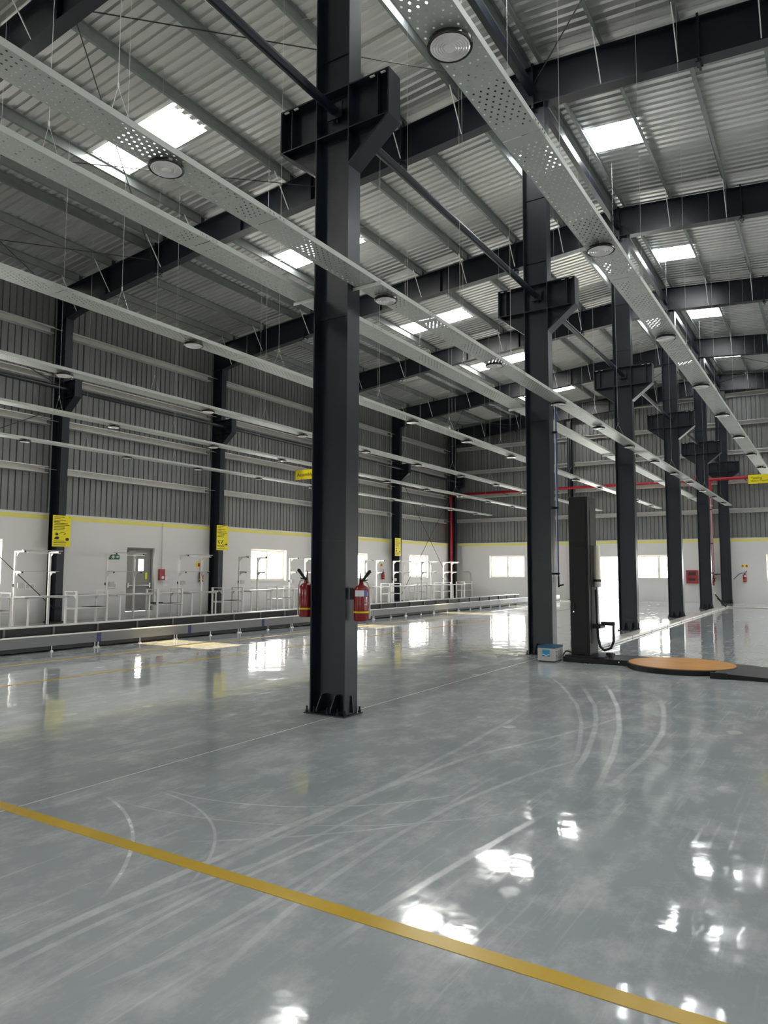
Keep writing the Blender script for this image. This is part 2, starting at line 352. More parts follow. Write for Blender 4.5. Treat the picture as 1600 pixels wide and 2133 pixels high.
# ---------------------------------------------------------------- rafters
BOT = [(-19.6, 9.03), (-19.10, 9.03), (-17.6, 9.33), (-13.6, 9.78), (RX, 10.47)]
def topz(x): return roofz(x)-0.205
def make_rafter(yf, label):
    r = thing('roof_rafter', label, 'beam', (0, yf, 0), 0, 'roof rafters')
    for s in (1, -1):
        X = lambda x: x if s > 0 else 2*RX-x
        pts = [(X(x), z) for x, z in BOT]; top = [(X(-19.6), topz(-19.6)), (X(RX), topz(RX))]
        web = MB().prism(pts+[top[1], top[0]], 1, -0.006, 0.006).make('web', STEEL, r); fixn(web)
        fm = MB()
        for (xa, za), (xb, zb) in zip(pts[:-1], pts[1:]): fm.prism([(xa, za-0.012), (xb, zb-0.012), (xb, zb+0.004), (xa, za+0.004)], 1, -0.115, 0.115)
        fixn(fm.make('bottom_flange', STEEL, r))
        fixn(MB().prism([(top[0][0], top[0][1]-0.016), (top[1][0], top[1][1]-0.016), top[1], top[0]], 1, -0.10, 0.10).make('top_flange', STEEL, r))
        for xs_, w_ in ((-15.3, 0.13), (-7.55, 0.13)):
            xx = X(xs_); zb = 9.59 if xs_ < -10 else 10.24
            m = MB().box(xx-0.018, xx+0.018, -w_, w_, zb-0.10, topz(xs_)+0.04)
            fixn(m.make('splice_plate', STEEL, r))
            bm_ = MB()
            for zz in (zb-0.05, zb+0.06, topz(xs_)-0.12):
                for yy in (-0.08, 0.08): bm_.tube((xx-0.05, yy, zz), (xx+0.05, yy, zz), 0.014, 6)
            bm_.make('splice_bolts', STEEL, r)['kind'] = 'stuff'
        for xs_ in (-17.4, -12.2, -10.0):
            xx = X(xs_); zb = 9.36 if xs_ < -17 else (9.90 if xs_ < -11 else 10.06)
            box('web_stiffener', STEEL, r, xx-0.005, xx+0.005, -0.095, 0.095, zb, topz(xs_)-0.02)
    fixn(MB().box(RX-0.02, RX+0.02, -0.13, 0.13, 10.36, topz(RX)+0.03).make('ridge_plate', STEEL, r))
    def bz(x):
        x = x if x <= RX else 2*RX-x
        for (xa, za), (xb, zb) in zip(BOT[:-1], BOT[1:]):
            if xa <= x <= xb: return za+(zb-za)*(x-xa)/(xb-xa)
    for k, x in enumerate(PX):
        if x in (-4.74, -15.68) or k % 6 == 5: continue
        z = roofz(x)-0.2
        MB().tube((x, -0.62, z), (x, -0.10, bz(x)+0.02), 0.013, 4).make('flange_brace', GALVB, r)
        box('purlin_cleat', STEEL, r, x-0.005, x+0.005, -0.06, 0.06, topz(x)-0.01, roofz(x)-0.02)
    return r
RL = ['dark steel rafter over the column that carries two fire extinguishers', 'dark steel rafter over the second column from the camera, just behind the corbelled extinguisher column',
      'dark steel rafter over the third interior column from the camera', 'dark steel rafter over the fourth interior column from the camera',
      'dark steel rafter over the fifth interior column from the camera', 'farthest dark steel rafter, close against the far gable wall']
for yf, lb in zip(FR, RL): make_rafter(yf, lb)

# ---------------------------------------------------------------- interior columns with corbels
def make_column():
    t = thing('steel_column', 'nearest dark steel interior column, red fire extinguishers on both sides', 'column', (RX, FR[0], 0), 0, 'interior steel columns with corbels')
    H = 10.45
    for s in (-1, 1):
        box('flange', STEEL, t, *(sorted((s*0.214, s*0.230))), -0.115, 0.115, 0.012, H)
    box('web', STEEL, t, -0.214, 0.214, -0.006, 0.006, 0.012, H)
    box('base_plate', STEEL, t, -0.265, 0.265, -0.17, 0.17, 0, 0.012)
    for s in (-1, 1):
        for x in (-0.09, 0.09):
            fixn(MB().prism([(s*0.006, 0.03), (s*0.18, 0.03), (s*0.18, 0.06), (s*0.09, 0.20), (s*0.006, 0.20)], 0, x-0.006, x+0.006).make('base_gusset', STEEL, t))
        fixn(MB().prism([(s*0.230, 0.03), (s*0.262, 0.03), (s*0.245, 0.20), (s*0.230, 0.20)], 1, -0.006, 0.006).make('base_gusset', STEEL, t))
    for x in (-0.2475, 0.02, 0.15, -0.15, 0.2475):
        for yy in (-0.135, 0.135):
            MB().tube((x, yy, 0.012), (x, yy, 0.034), 0.0165, 6).tube((x, yy, 0.034), (x, yy, 0.075), 0.010, 6).make('anchor_bolt', STEEL, t)
    for z in (1.825, 4.30, 8.6):
        box('web_seam', STEEL, t, -0.214, 0.214, -0.02, 0.02, z, z+0.008)
    for z in (7.35,):
        box('stiffener_plate', STEEL, t, -0.214, 0.214, -0.02, 0.02, z, z+0.01)
    cb = MB().prism([(-0.735, 6.88), (-0.735, 6.38), (-0.23, 5.97), (0.23, 5.97), (0.735, 6.38), (0.735, 6.88)], 1, -0.005, 0.005).make('corbel', STEEL, t); fixn(cb)
    box('corbel_top_plate', STEEL, cb, -0.75, 0.75, -0.118, 0.118, 6.88, 6.896)
    box('corbel_middle_plate', STEEL, cb, -0.735, 0.735, -0.118, 0.118, 6.380, 6.394)
    for s in (-1, 1):
        box('corbel_end_plate', STEEL, cb, *sorted((s*0.735, s*0.752)), -0.118, 0.118, 6.375, 6.896)
        fixn(MB().prism([(s*0.752, 6.375), (s*0.735, 6.394), (s*0.222, 5.985), (s*0.232, 5.962)], 1, -0.118, 0.118).make('corbel_lower_flange', STEEL, cb))
        box('corbel_stiffener', STEEL, cb, *sorted((s*0.59, s*0.60)), -0.10, 0.10, 6.394, 6.88)
        box('corbel_pad', LABELW, cb, *sorted((s*0.50, s*0.56)), -0.112, -0.09, 6.868, 6.878)
        box('corbel_pad', LABELW, cb, *sorted((s*0.64, s*0.70)), -0.112, -0.09, 6.868, 6.878)
    # tray brackets
    for s in (-1, 1):
        bm_ = MB().box(*sorted((s*0.231, s*0.60)), -0.02, 0.02, 4.585, 4.591).box(*sorted((s*0.231, s*0.60)), -0.02, -0.015, 4.555, 4.59)
        bm_.make('tray_bracket', GALVB, t)
    return t
col0 = make_column()
CL = ['second dark steel interior column, a blue air hose hanging beside it', 'third dark steel interior column, right behind the black pallet wrapper',
      'fourth dark steel interior column, in front of the far window', 'fifth dark steel interior column, folded tripod leaning at its base', 'last dark steel interior column, standing against the far wall']
cols = [col0]+[dup(col0, (RX, yf, 0), lb) for yf, lb in zip(FR[1:], CL)]

# ---------------------------------------------------------------- crane tie tubes
def tie_tube(x, y0, y1, z, r, label):
    t = thing('tie_tube', label, 'pipe', (x, y0, z), 0, 'tie tubes between corbels')
    MB().tube((0, 0.06, 0), (0, y1-y0-0.06, 0), r, 14).make('tube', BLACK if False else STEEL, t, smooth=False)
    for yy in (0.0, y1-y0-0.06):
        box('end_plate', STEEL, t, -0.10, 0.10, yy+0.02, yy+0.036, -0.09, 0.09)
        fixn(MB().prism([(-0.03, 0.05), (-0.03, -0.05), (0.03, -0.14), (0.03, 0.02)], 1, yy-0.0 if yy < 1 else yy+0.04, yy+0.02 if yy < 1 else yy+0.056).make('cleat', STEEL, t))
    return t
tie_tube(RX, -0.13+0.03, FR[0]-0.03, 6.68, 0.052, 'dark round tube running overhead into the corbel of the extinguisher column')
TL = ['dark round tube between the extinguisher column and the second column', 'dark round tube between the second and third interior columns', 'dark round tube between the third and fourth interior columns',
      'dark round tube between the fourth and fifth interior columns', 'dark round tube between the two farthest interior columns']
for i in range(5): tie_tube(RX, FR[i]+0.03, FR[i+1]-0.03, 6.68, 0.052, TL[i])

# ---------------------------------------------------------------- walls in a local frame: x along the wall, +y outwards
def strips(u0, u1, z0, z1, ops):
    us = sorted({u0, u1, *[o[0] for o in ops], *[o[1] for o in ops]}); out = []
    for a, b in zip(us[:-1], us[1:]):
        cuts = sorted((o[2], o[3]) for o in ops if o[0] <= a+1e-6 and o[1] >= b-1e-6); z = z0
        for c0, c1 in cuts:
            if c0 > z+1e-6: out.append((a, b, z, c0))
            z = c1
        if z < z1-1e-6: out.append((a, b, z, z1))
    return out
BH = 3.15
def wall(name, loc, rz, u0, u1, ops, topf, bays, girts, detail=True):
    m = MB()
    for a, b, z0, z1 in strips(u0, u1, 0, BH, ops): m.box(a, b, 0, 0.23, z0, z1)
    wobj = m.make(name, PAINTW); struct(wobj); wobj.location = loc; wobj.rotation_euler = (0, 0, rz)
    box('yellow_band', PAINTY, wobj, u0, u1, -0.003, -0.0005, 3.00, 3.125)
    box('coping', COPING, wobj, u0, u1, -0.015, 0.25, BH, BH+0.035)
    u = u0; P = rib_profile(5, PW, 0.035)
    while u < u1-0.01:
        w_ = min(PW, u1-u); mm = MB()
        for (a, h0), (b, h1) in zip(P[:-1], P[1:]):
            if a >= w_: break
            b = min(b, w_)
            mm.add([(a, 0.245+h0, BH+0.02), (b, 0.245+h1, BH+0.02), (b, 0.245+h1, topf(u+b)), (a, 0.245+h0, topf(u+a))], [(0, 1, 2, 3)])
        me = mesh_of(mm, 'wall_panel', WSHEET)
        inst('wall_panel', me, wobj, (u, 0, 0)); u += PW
    if detail:
        for a, b in bays:
            for z in girts:
                if z > min(topf(a), topf(b))-0.3: continue
                g = MB().box(a, b, 0.235, 0.240, z-0.10, z+0.10).box(a, b, 0.03, 0.24, z-0.102, z-0.098).box(a, b, 0.03, 0.034, z-0.10, z-0.078).box(a, b, 0.03, 0.034, z+0.072, z+0.10).box(a, b, 0.03, 0.24, z+0.098, z+0.102)
                g.make('girt', GIRTM, wobj)
    return wobj
def window(n, wl, u0, u1, z0, z1, grille=True):
    lo = wl.location; rz = wl.rotation_euler[2]
    d = MB()
    for a, b, c, e in ((u0, u0+0.06, z0, z1), (u1-0.06, u1, z0, z1), (u0+0.06, u1-0.06, z1-0.06, z1), (u0+0.06, u1-0.06, z0, z0+0.06)): d.box(a, b, 0.13, 0.20, c, e)
    fo = d.make('window_%d' % n, CREAM); struct(fo); fo.location = lo; fo.rotation_euler = (0, 0, rz)
    um = (u0+u1)/2
    box('mullion', CREAM, fo, um-0.03, um+0.03, 0.125, 0.195, z0+0.06, z1-0.06)
    box('window_sill', PAINTW, fo, u0, u1, -0.03, 0.13, z0-0.03, z0)
    for a, b in ((u0+0.06, um-0.03), (um+0.03, u1-0.06)):
        s = MB()
        for q in ((a, a+0.035, z0+0.06, z1-0.06), (b-0.035, b, z0+0.06, z1-0.06), (a+0.035, b-0.035, z0+0.06, z0+0.095), (a+0.035, b-0.035, z1-0.095, z1-0.06)): s.box(q[0], q[1], 0.145, 0.18, q[2], q[3])
        sash = s.make('sash', CREAM, fo)
        box('glass_pane', PANE, sash, a+0.035, b-0.035, 0.160, 0.166, z0+0.095, z1-0.095)
    if grille:
        g = MB()
        for k in range(1, 12): uu = u0+(u1-u0)*k/12; g.box(uu-0.005, uu+0.005, 0.138, 0.150, z0+0.06, z1-0.06) if k % 2 == 0 else None
        for k in range(1, 5): zz = z0+(z1-z0)*k/5; g.box(u0+0.06, u1-0.06, 0.136, 0.140, zz-0.005, zz+0.005)
        o = g.make('window_grille', CREAM, fo); o['kind'] = 'stuff'
    return fo
GZ = [4.47, 5.92, 7.25, 8.70]
LW = [(2.6, 4.75, 1.10, 2.37), (9.1, 11.25, 1.10, 2.37), (21.3, 23.45, 1.10, 2.37), (27.45, 29.6, 1.10, 2.37), (33.75, 35.85, 1.15, 2.40)]
LD = (15.42, 16.55, 0.16, 2.26)
side_bays = [(FRALL[i]+0.16, FRALL[i+1]-0.16) for i in range(len(FRALL)-1)]
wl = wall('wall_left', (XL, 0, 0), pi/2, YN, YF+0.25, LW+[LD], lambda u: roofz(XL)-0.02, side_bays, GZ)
FW = [(-17.2, -15.05, 1.14, 2.41), (-8.95, -6.68, 1.13, 2.37), (-2.88, -0.7, 1.10, 2.37), (3.0, 5.2, 1.10, 2.37)]
FD = (-11.7, -9.75, 0.0, 2.36)
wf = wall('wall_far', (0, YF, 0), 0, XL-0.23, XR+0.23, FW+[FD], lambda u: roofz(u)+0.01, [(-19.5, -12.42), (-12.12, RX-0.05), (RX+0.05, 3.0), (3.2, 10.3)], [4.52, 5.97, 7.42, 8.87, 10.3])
RWn = [(-4.75, -2.6, 1.1, 2.37), (-11.25, -9.1, 1.1, 2.37), (-23.45, -21.3, 1.1, 2.37), (-29.6, -27.45, 1.1, 2.37), (-35.9, -33.7, 1.1, 2.37), (-18.6, -14.6, 0, 3.0)]  # last opening is an unseen doorway added to bring daylight in low
wr = wall('wall_right', (XR, 0, 0), -pi/2, -YF-0.25, -YN, RWn, lambda u: roofz(XR)-0.02, [(-b, -a) for a, b in side_bays], GZ)
NWn = [(-1.0, 1.2, 1.1, 2.37), (9.5, 11.7, 1.1, 2.37)]  # unseen glowing windows, added to light the foreground
wn = wall('wall_near', (0, YN, 0), pi, -XR-0.23, -XL+0.23, NWn, lambda u: roofz(-u)+0.01, [(-10.3, -3), (-2.8, 4.5), (4.7, 12.2), (12.4, 19.4)], GZ)
k = 1
for o in LW: window(k, wl, *o); k += 1
for o in FW: window(k, wf, *o); k += 1
for o in RWn[:5]: window(k, wr, *o); k += 1
for o in NWn: window(k, wn, *o); k += 1

# left wall door (recessed, grey, with vision panel and panic bar)
def left_door():
    u0, u1, z0, z1 = LD
    d = MB()
    for a, b, c, e in ((u0, u0+0.05, z0, z1), (u1-0.05, u1, z0, z1), (u0+0.05, u1-0.05, z1-0.05, z1)): d.box(a, b, 0.10, 0.22, c, e)
    fo = d.make('door_1', DOORGREY); struct(fo); fo.location = wl.location; fo.rotation_euler = (0, 0, pi/2)
    m = MB()
    v0, v1, w0, w1 = u0+0.58, u0+0.80, 1.50, 1.88
    for a, b, c, e in strips(u0+0.05, u1-0.05, z0+0.01, z1-0.05, [(v0, v1, w0, w1)]): m.box(a, b, 0.15, 0.19, c, e)
    leaf = m.make('door_leaf', DOORGREY, fo)
    box('vision_panel', PANE, leaf, v0, v1, 0.165, 0.17, w0, w1)
    box('panic_bar', CHROME, leaf, u0+0.10, u1-0.10, 0.07, 0.10, 1.00, 1.03)
    for uu in (u0+0.10, u1-0.16): box('bar_bracket', CHROME, leaf, uu, uu+0.06, 0.065, 0.15, 0.94, 1.10)
    box('notice', SIGNY, leaf, u1-0.26, u1-0.18, 0.147, 0.149, 1.22, 1.44)
    box('door_closer', DOORGREY, leaf, u0+0.12, u0+0.45, 0.09, 0.15, z1-0.15, z1-0.09)
    box('threshold', LABELW, fo, u0, u1, -0.01, 0.23, z0-0.02, z0+0.005)
left_door()
d2 = MB()
for a, b, c, e in ((FD[0], FD[0]+0.06, 0, FD[3]), (FD[1]-0.06, FD[1], 0, FD[3]), (FD[0]+0.06, FD[1]-0.06, FD[3]-0.06, FD[3])): d2.box(a, b, 0.02, 0.21, c, e)
do = d2.make('door_2', CREAM); struct(do); do.location = (0, YF, 0)
for nm, (wob, o) in (('added_light_doorway', (wr, RWn[5])),):  # frame of the added out-of-view doorway that lets light in
    m = MB()
    for a, b, c, e in ((o[0], o[0]+0.08, 0, o[3]), (o[1]-0.08, o[1], 0, o[3]), (o[0]+0.08, o[1]-0.08, o[3]-0.25, o[3])): m.box(a, b, 0.0, 0.22, c, e)
    q = m.make(nm, DOORGREY); struct(q); q.location = wob.location; q.rotation_euler = (0, 0, wob.rotation_euler[2])

# wall columns on the left wall
def make_wall_column():
    t = thing('wall_column', 'dark steel wall column behind the yellow helmet poster, nearest of the left wall columns', 'column', (XL, FR[1], 0), 0, 'left wall steel columns')
    box('flange', STEEL, t, 0.454, 0.470, -0.115, 0.115, 0.03, 9.02); box('flange', STEEL, t, 0.005, 0.021, -0.115, 0.115, 0.03, 9.9)
    box('web', STEEL, t, 0.021, 0.454, -0.005, 0.005, 0.03, 9.02)
    box('cap_plate', STEEL, t, 0.0, 0.56, -0.13, 0.13, 9.0, 9.02)
    box('base_plate', STEEL, t, 0.005, 0.52, -0.16, 0.16, 0, 0.03)
    for z in (1.8, 3.9, 7.9): box('web_seam', STEEL, t, 0.021, 0.454, -0.018, 0.018, z, z+0.008)
    cb = MB().prism([(0.47, 7.06), (1.0, 7.06), (1.0, 6.58), (0.47, 6.13)], 1, -0.005, 0.005).make('corbel', STEEL, t); fixn(cb)
    box('corbel_top_plate', STEEL, cb, 0.03, 1.01, -0.115, 0.115, 7.06, 7.075)
    box('corbel_end_plate', STEEL, cb, 0.995, 1.012, -0.115, 0.115, 6.57, 7.075)
    box('corbel_middle_plate', STEEL, cb, 0.03, 1.0, -0.10, 0.10, 6.575, 6.587)
    fixn(MB().prism([(1.012, 6.57), (0.99, 6.59), (0.468, 6.15), (0.472, 6.12)], 1, -0.115, 0.115).make('corbel_lower_flange', STEEL, cb))
    for z in GZ: box('girt_cleat', GALVB, t, 0.10, 0.14, -0.55, -0.0, z-0.005, z+0.005)
    return t
wc0 = make_wall_column()
WCL = ['dark steel wall column behind the yellow hand poster, second along the left wall', 'dark left wall column straight behind the extinguisher column', 'dark steel wall column behind the farthest yellow poster', 'dark steel column in the far left corner beside the red riser']
wcs = [wc0]+[dup(wc0, (XL, yf, 0), lb) for yf, lb in zip(FR[2:], WCL)]
WT = ['dark tube along the left wall, left of the helmet poster column', 'dark tube along the left wall between the helmet and hand poster columns', 'dark tube along the left wall beyond the hand poster column', 'dark tube along the left wall before the farthest poster column', 'dark tube along the left wall ending at the corner column']
for i in range(5): tie_tube(-18.92, FR[i]+0.03, FR[i+1]-0.03, 6.79, 0.055, WT[i])
# gable post on the far wall
gp = thing('gable_post', 'slim dark steel post standing against the far wall between the windows', 'column', (-12.28, YF-0.02, 0))
box('flange', STEEL, gp, -0.10, 0.10, -0.30, -0.285, 0, 10.6); box('flange', STEEL, gp, -0.10, 0.10, -0.012, 0.0, 0, 10.6); box('web', STEEL, gp, -0.004, 0.004, -0.285, -0.012, 0, 10.6)
box('base_plate', STEEL, gp, -0.18, 0.18, -0.36, 0.0, 0, 0.02)
# wall bracing rods
for (p, q) in (((-19.2, 6.5, 8.9), (-19.2, 12.6, 6.9)), ((-19.2, 6.6, 3.2), (-19.2, 12.6, 6.3)), ((-19.2, 8.3, 4.2), (-19.2, 12.62, 0.4)), ((-19.2, 32.2, 0.3), (-19.2, 38.2, 6.3)), ((-19.2, 38.3, 0.3), (-19.2, 32.2, 6.3))):
    w_ = MB().tube((p[0]-XL, p[1], p[2]), (q[0]-XL, q[1], q[2]), 0.013, 6)
    w_.v = [(v[1], -v[0], v[2]) for v in w_.v]
    w_.make('brace_rod', ROD, wl)

# ---------------------------------------------------------------- perforated cable trays
TZ = 4.6; TW = 0.285; SECL = 2.93; TY0 = 1.73-2*2.93
def tray_mesh():
    m = MB(); nc = 10; pc = 0.0265; pr = 0.092; nr = 30; x0 = -nc*pc/2; y0 = (SECL-nr*pr)/2; rh = 0.0075; t = 0
    for c in range(nc):
        off = 0 if c % 2 else pr/2
        xa, xb = x0+c*pc, x0+(c+1)*pc; xm = (xa+xb)/2
        ya = 0.004; 
        m.add([(xa, ya, 0), (xb, ya, 0), (xb, y0+off, 0), (xa, y0+off, 0)], [(0, 3, 2, 1)])
        n = nr-(1 if off else 0)
        for r in range(n):
            y1 = y0+off+r*pr; y2 = y1+pr; ym = (y1+y2)/2
            out = [(xa, y1), (xm, y1), (xb, y1), (xb, ym), (xb, y2), (xm, y2), (xa, y2), (xa, ym)]
            inn = [(xm+rh*math.cos(a), ym+rh*1.25*math.sin(a)) for a in [math.radians(q) for q in (225, 270, 315, 0, 45, 90, 135, 180)]]
            m.add([(p[0], p[1], 0) for p in out+inn], [(i, 8+i, 8+(i+1) % 8, (i+1) % 8) for i in range(8)])
        m.add([(xa, y0+off+n*pr, 0), (xb, y0+off+n*pr, 0), (xb, SECL-0.004, 0), (xa, SECL-0.004, 0)], [(0, 3, 2, 1)])
    for a, b in ((-TW/2, x0), (-x0, TW/2)): m.add([(a, 0.004, 0), (b, 0.004, 0), (b, SECL-0.004, 0), (a, SECL-0.004, 0)], [(0, 3, 2, 1)])
    for s in (-1, 1):
        xx = s*TW/2
        m.box(min(xx, xx-s*0.002), max(xx, xx-s*0.002), 0.004, SECL-0.004, 0, 0.05)
    return mesh_of(m, 'tray_section', TRAY)
TM = tray_mesh()
CPM = []
for s in (-1, 1):
    cp = MB(); xx = s*TW/2
    cp.box(*sorted((xx, xx+s*0.003)), -0.12, 0.12, 0.008, 0.044)
    for yy in (-0.09, -0.04, 0.04, 0.09): cp.tube((xx+s*0.003, yy, 0.026), (xx+s*0.010, yy, 0.026), 0.008, 6)
    CPM.append(mesh_of(cp, 'tray_coupler', TRAY))
def wire_mesh(h):
    m = MB().tube((0, 0, 0.34), (0, 0, h), 0.0022, 4).tube((0, 0, 0.34), (-TW/2+0.005, 0, 0.03), 0.002, 4).tube((0, 0, 0.34), (TW/2-0.005, 0, 0.03), 0.002, 4).box(-0.005, 0.005, -0.005, 0.005, 0.33, 0.37)
    return mesh_of(m, 'hanger_wire', WIRE)
TR = [(-1.79, 14, 'perforated grey cable tray overhead on the right, clear of the columns', 'rightmost cable tray'),
      (-4.205, 14, 'perforated grey cable tray hugging the right side of the column row', 'tray beside the columns'),
      (-5.03, 14, 'perforated grey cable tray without lamps, left side of the column row', ''),
      (-7.29, 14, 'perforated grey cable tray, first one left of the column row carrying lamps', 'first lamp tray left of columns'),
      (-10.17, 14, 'perforated grey cable tray, third one out from the left wall', 'third tray from left wall'),
      (-12.98, 14, 'perforated grey cable tray above the conveyor, second from the left wall', 'second tray from left wall'),
      (-16.25, 14, 'perforated grey cable tray closest to the left wall, above the workbenches', 'tray closest to left wall')]
LY = [3.55, 6.70, 9.75, 12.66, 15.25, 17.95, 20.8, 23.6, 26.4, 29.2, 32.0, 34.9]
def make_lamp():
    t = thing('high_bay_light', '', 'lamp', (0, 0, 0), 0, 'round high bay lights')
    MB().lathe([(0.118, 0.004), (0.130, 0.0), (0.134, 0.006), (0.132, 0.026), (0.112, 0.034), (0.06, 0.040), (0.055, 0.052), (0.0, 0.052)], n=32).make('housing', BLACKG, t, smooth=False)
    pr = []
    for i in range(12):
        r = 0.117-0.0075*i; pr += [(r, 0.002-0.006*(i % 2)-0.0002*i)]
    pr += [(0.03, -0.006), (0.0005, -0.004)]
    MB().lathe(pr, n=32).make('lens', LENS, t)
    MB().tube((-0.07, 0, 0.034), (-0.07, 0, 0.056), 0.006, 6).tube((0.07, 0, 0.034), (0.07, 0, 0.056), 0.006, 6).make('mounting_stud', GALVB, t)
    return t
lamp0 = make_lamp(); used = [False]
for x, ns, lab, short in TR:
    t = thing('cable_tray', lab, 'cable tray', (x, TY0, TZ), 0, 'perforated cable trays')
    for i in range(ns):
        inst('tray_section', TM, t, (0, i*SECL, 0))
        if i:
            for q in CPM: inst('tray_coupler', q, t, (0, i*SECL, 0))
    hm = wire_mesh(roofz(x)-0.1-TZ)
    for yy in ([3.1, 8.6, 10.4, 15.0, 16.9, 21.4, 23.3, 27.8, 29.8, 34.3] if -5.5 < x < -4 else [2.6+2.93*i for i in range(-1, 12)]): inst('hanger_wire', hm, t, (0, yy-TY0, 0))
    if short:
        ys = LY if x < 0 else LY
        if x < -6: ys = LY[1:]
        if x > -2: ys = LY[:8]
        for i, yl in enumerate(ys):
            lb = '%s round black lamp from the camera, under the %s' % (ORD[i], short)
            if not used[0]: lamp0.location = (x, yl, TZ-0.055); lamp0['label'] = lb; used[0] = True
            else: dup(lamp0, (x, yl, TZ-0.055), lb)

# ---------------------------------------------------------------- fire extinguishers
def make_ext():
    t = thing('fire_extinguisher', 'red fire extinguisher on the right side of the nearest column, yellow band', 'fire extinguisher', (0, 0, 0), 0, 'fire extinguishers')
    r = 0.079
    b = MB().lathe([(0.070, 0.0), (r, 0.012), (r, 0.31), (0.074, 0.335), (0.055, 0.358), (0.026, 0.372), (0.022, 0.40), (0.0, 0.40)], n=28).make('cylinder', RED, t, smooth=True)
    MB().lathe([(r+0.001, 0.083), (r+0.0035, 0.084), (r+0.0035, 0.100), (r+0.001, 0.101)], n=28).make('yellow_band', SIGNY, t)
    # labels wrapped on the camera side
    def patch(a0, a1, z0, z1, m, nm):
        q = MB(); n = 8; rr = r+0.0015
        vs = []
        for i in range(n+1):
            a = math.radians(a0+(a1-a0)*i/n); vs += [(rr*math.cos(a), rr*math.sin(a), z0), (rr*math.cos(a), rr*math.sin(a), z1)]
        q.add(vs, [(2*i, 2*i+2, 2*i+3, 2*i+1) for i in range(n)]); q.make(nm, m, t)
    patch(230, 305, 0.255, 0.318, LABELW, 'white_label'); patch(305, 335, 0.250, 0.318, LABELB, 'blue_label')
    for i in range(9): patch(309, 330, 0.115+i*0.014, 0.1175+i*0.014, LABELW, 'small_print')
    h = MB().box(-0.018, 0.018, -0.014, 0.014, 0.395, 0.43)
    h.make('valve', BLACK, t)
    fixn(MB().prism([(0.0, 0.415), (0.022, 0.405), (0.105, 0.505), (0.098, 0.53), (0.075, 0.522)], 1, -0.011, 0.011).make('lever', BLACK, t, bevel=0.003))
    fixn(MB().prism([(-0.01, 0.415), (0.02, 0.41), (0.068, 0.418), (0.066, 0.430)], 1, -0.010, 0.010).make('carry_handle', BLACK, t))
    MB().tube((-0.008, 0, 0.43), (-0.012, 0, 0.50), 0.009, 8, 0.006).make('safety_pin', RED, t)
    MB().path([(0.03, 0.0, 0.412), (0.062, 0.015, 0.395), (0.083, 0.02, 0.34), (0.086, 0.022, 0.2), (0.086, 0.022, 0.02)], 0.0085, 8).make('hose', FILM, t)
    return t
e0 = make_ext(); e0.location = (RX+0.365, FR[0]-0.02, 0.985); e0.rotation_euler = (0, 0, math.radians(20))
mb = box('wall_bracket', BLACK, e0, -0.118, -0.076, -0.025, 0.025, 0.22, 0.34)
dup(e0, (RX-0.365, FR[0]-0.02, 1.0), 'red fire extinguisher peeping out on the left side of the nearest column', rz=math.radians(200))
dup(e0, (XL+0.10, 18.58, 1.10), 'red fire extinguisher on the left wall just before the hand poster column', rz=math.radians(120), skip=('wall_bracket', 'small_print'))
dup(e0, (XL+0.10, 30.93, 1.10), 'red fire extinguisher on the left wall before the farthest poster column', rz=math.radians(120), skip=('wall_bracket', 'small_print'))
fe = dup(e0, (-3.83, YF-0.09, 1.04), 'red fire extinguisher on the far wall right of the last column, hose hanging out', rz=math.radians(20), skip=('wall_bracket', 'small_print', 'hose'))
MB().path([(0.0, 0, 0.42), (-0.12, -0.03, 0.43), (-0.28, -0.05, 0.36), (-0.42, -0.05, 0.22), (-0.52, -0.05, 0.12)], 0.014, 8).make('hose', RUBBER, fe)

# ---------------------------------------------------------------- signs
def hang_sign(x0, x1, y, z0, z1, lines, label, zt):
    t = thing('hanging_sign', label, 'sign', (x0, y, z0))
    W, Hh = x1-x0, z1-z0
    box('board', SIGNY, t, 0.008, W, 0, 0.03, 0, Hh); box('side_edge', SIGNK, t, 0, 0.008, 0.0, 0.03, 0, Hh)
    for (tx, sz, u, v) in lines:
        me = text_mesh(tx, sz, 'lettering'); me.materials.append(SIGNK)
        o = inst('lettering', me, t, (u, -0.002, v)); o.rotation_euler = (pi/2, 0, 0)
    for u in ((0.05, 0.22) if x0 < -10 else (0.16, 0.36)): MB().tube((u, 0.015, Hh), (u, 0.015, zt-z0), 0.003, 5).make('hanging_rod', WIRE, t)
hang_sign(-13.10, -12.25, 16.0, 4.11, 4.385, [('Assembly', 0.145, 0.07, 0.09)], 'yellow hanging sign reading Assembly beside the nearest column', 4.60)
hang_sign(-2.05, -1.25, 22.5, 3.985, 4.235, [('Testing', 0.095, 0.075, 0.130), ('(Before Dispatch)', 0.066, 0.075, 0.055)], 'yellow hanging sign reading Testing under the right cable tray', 4.60)
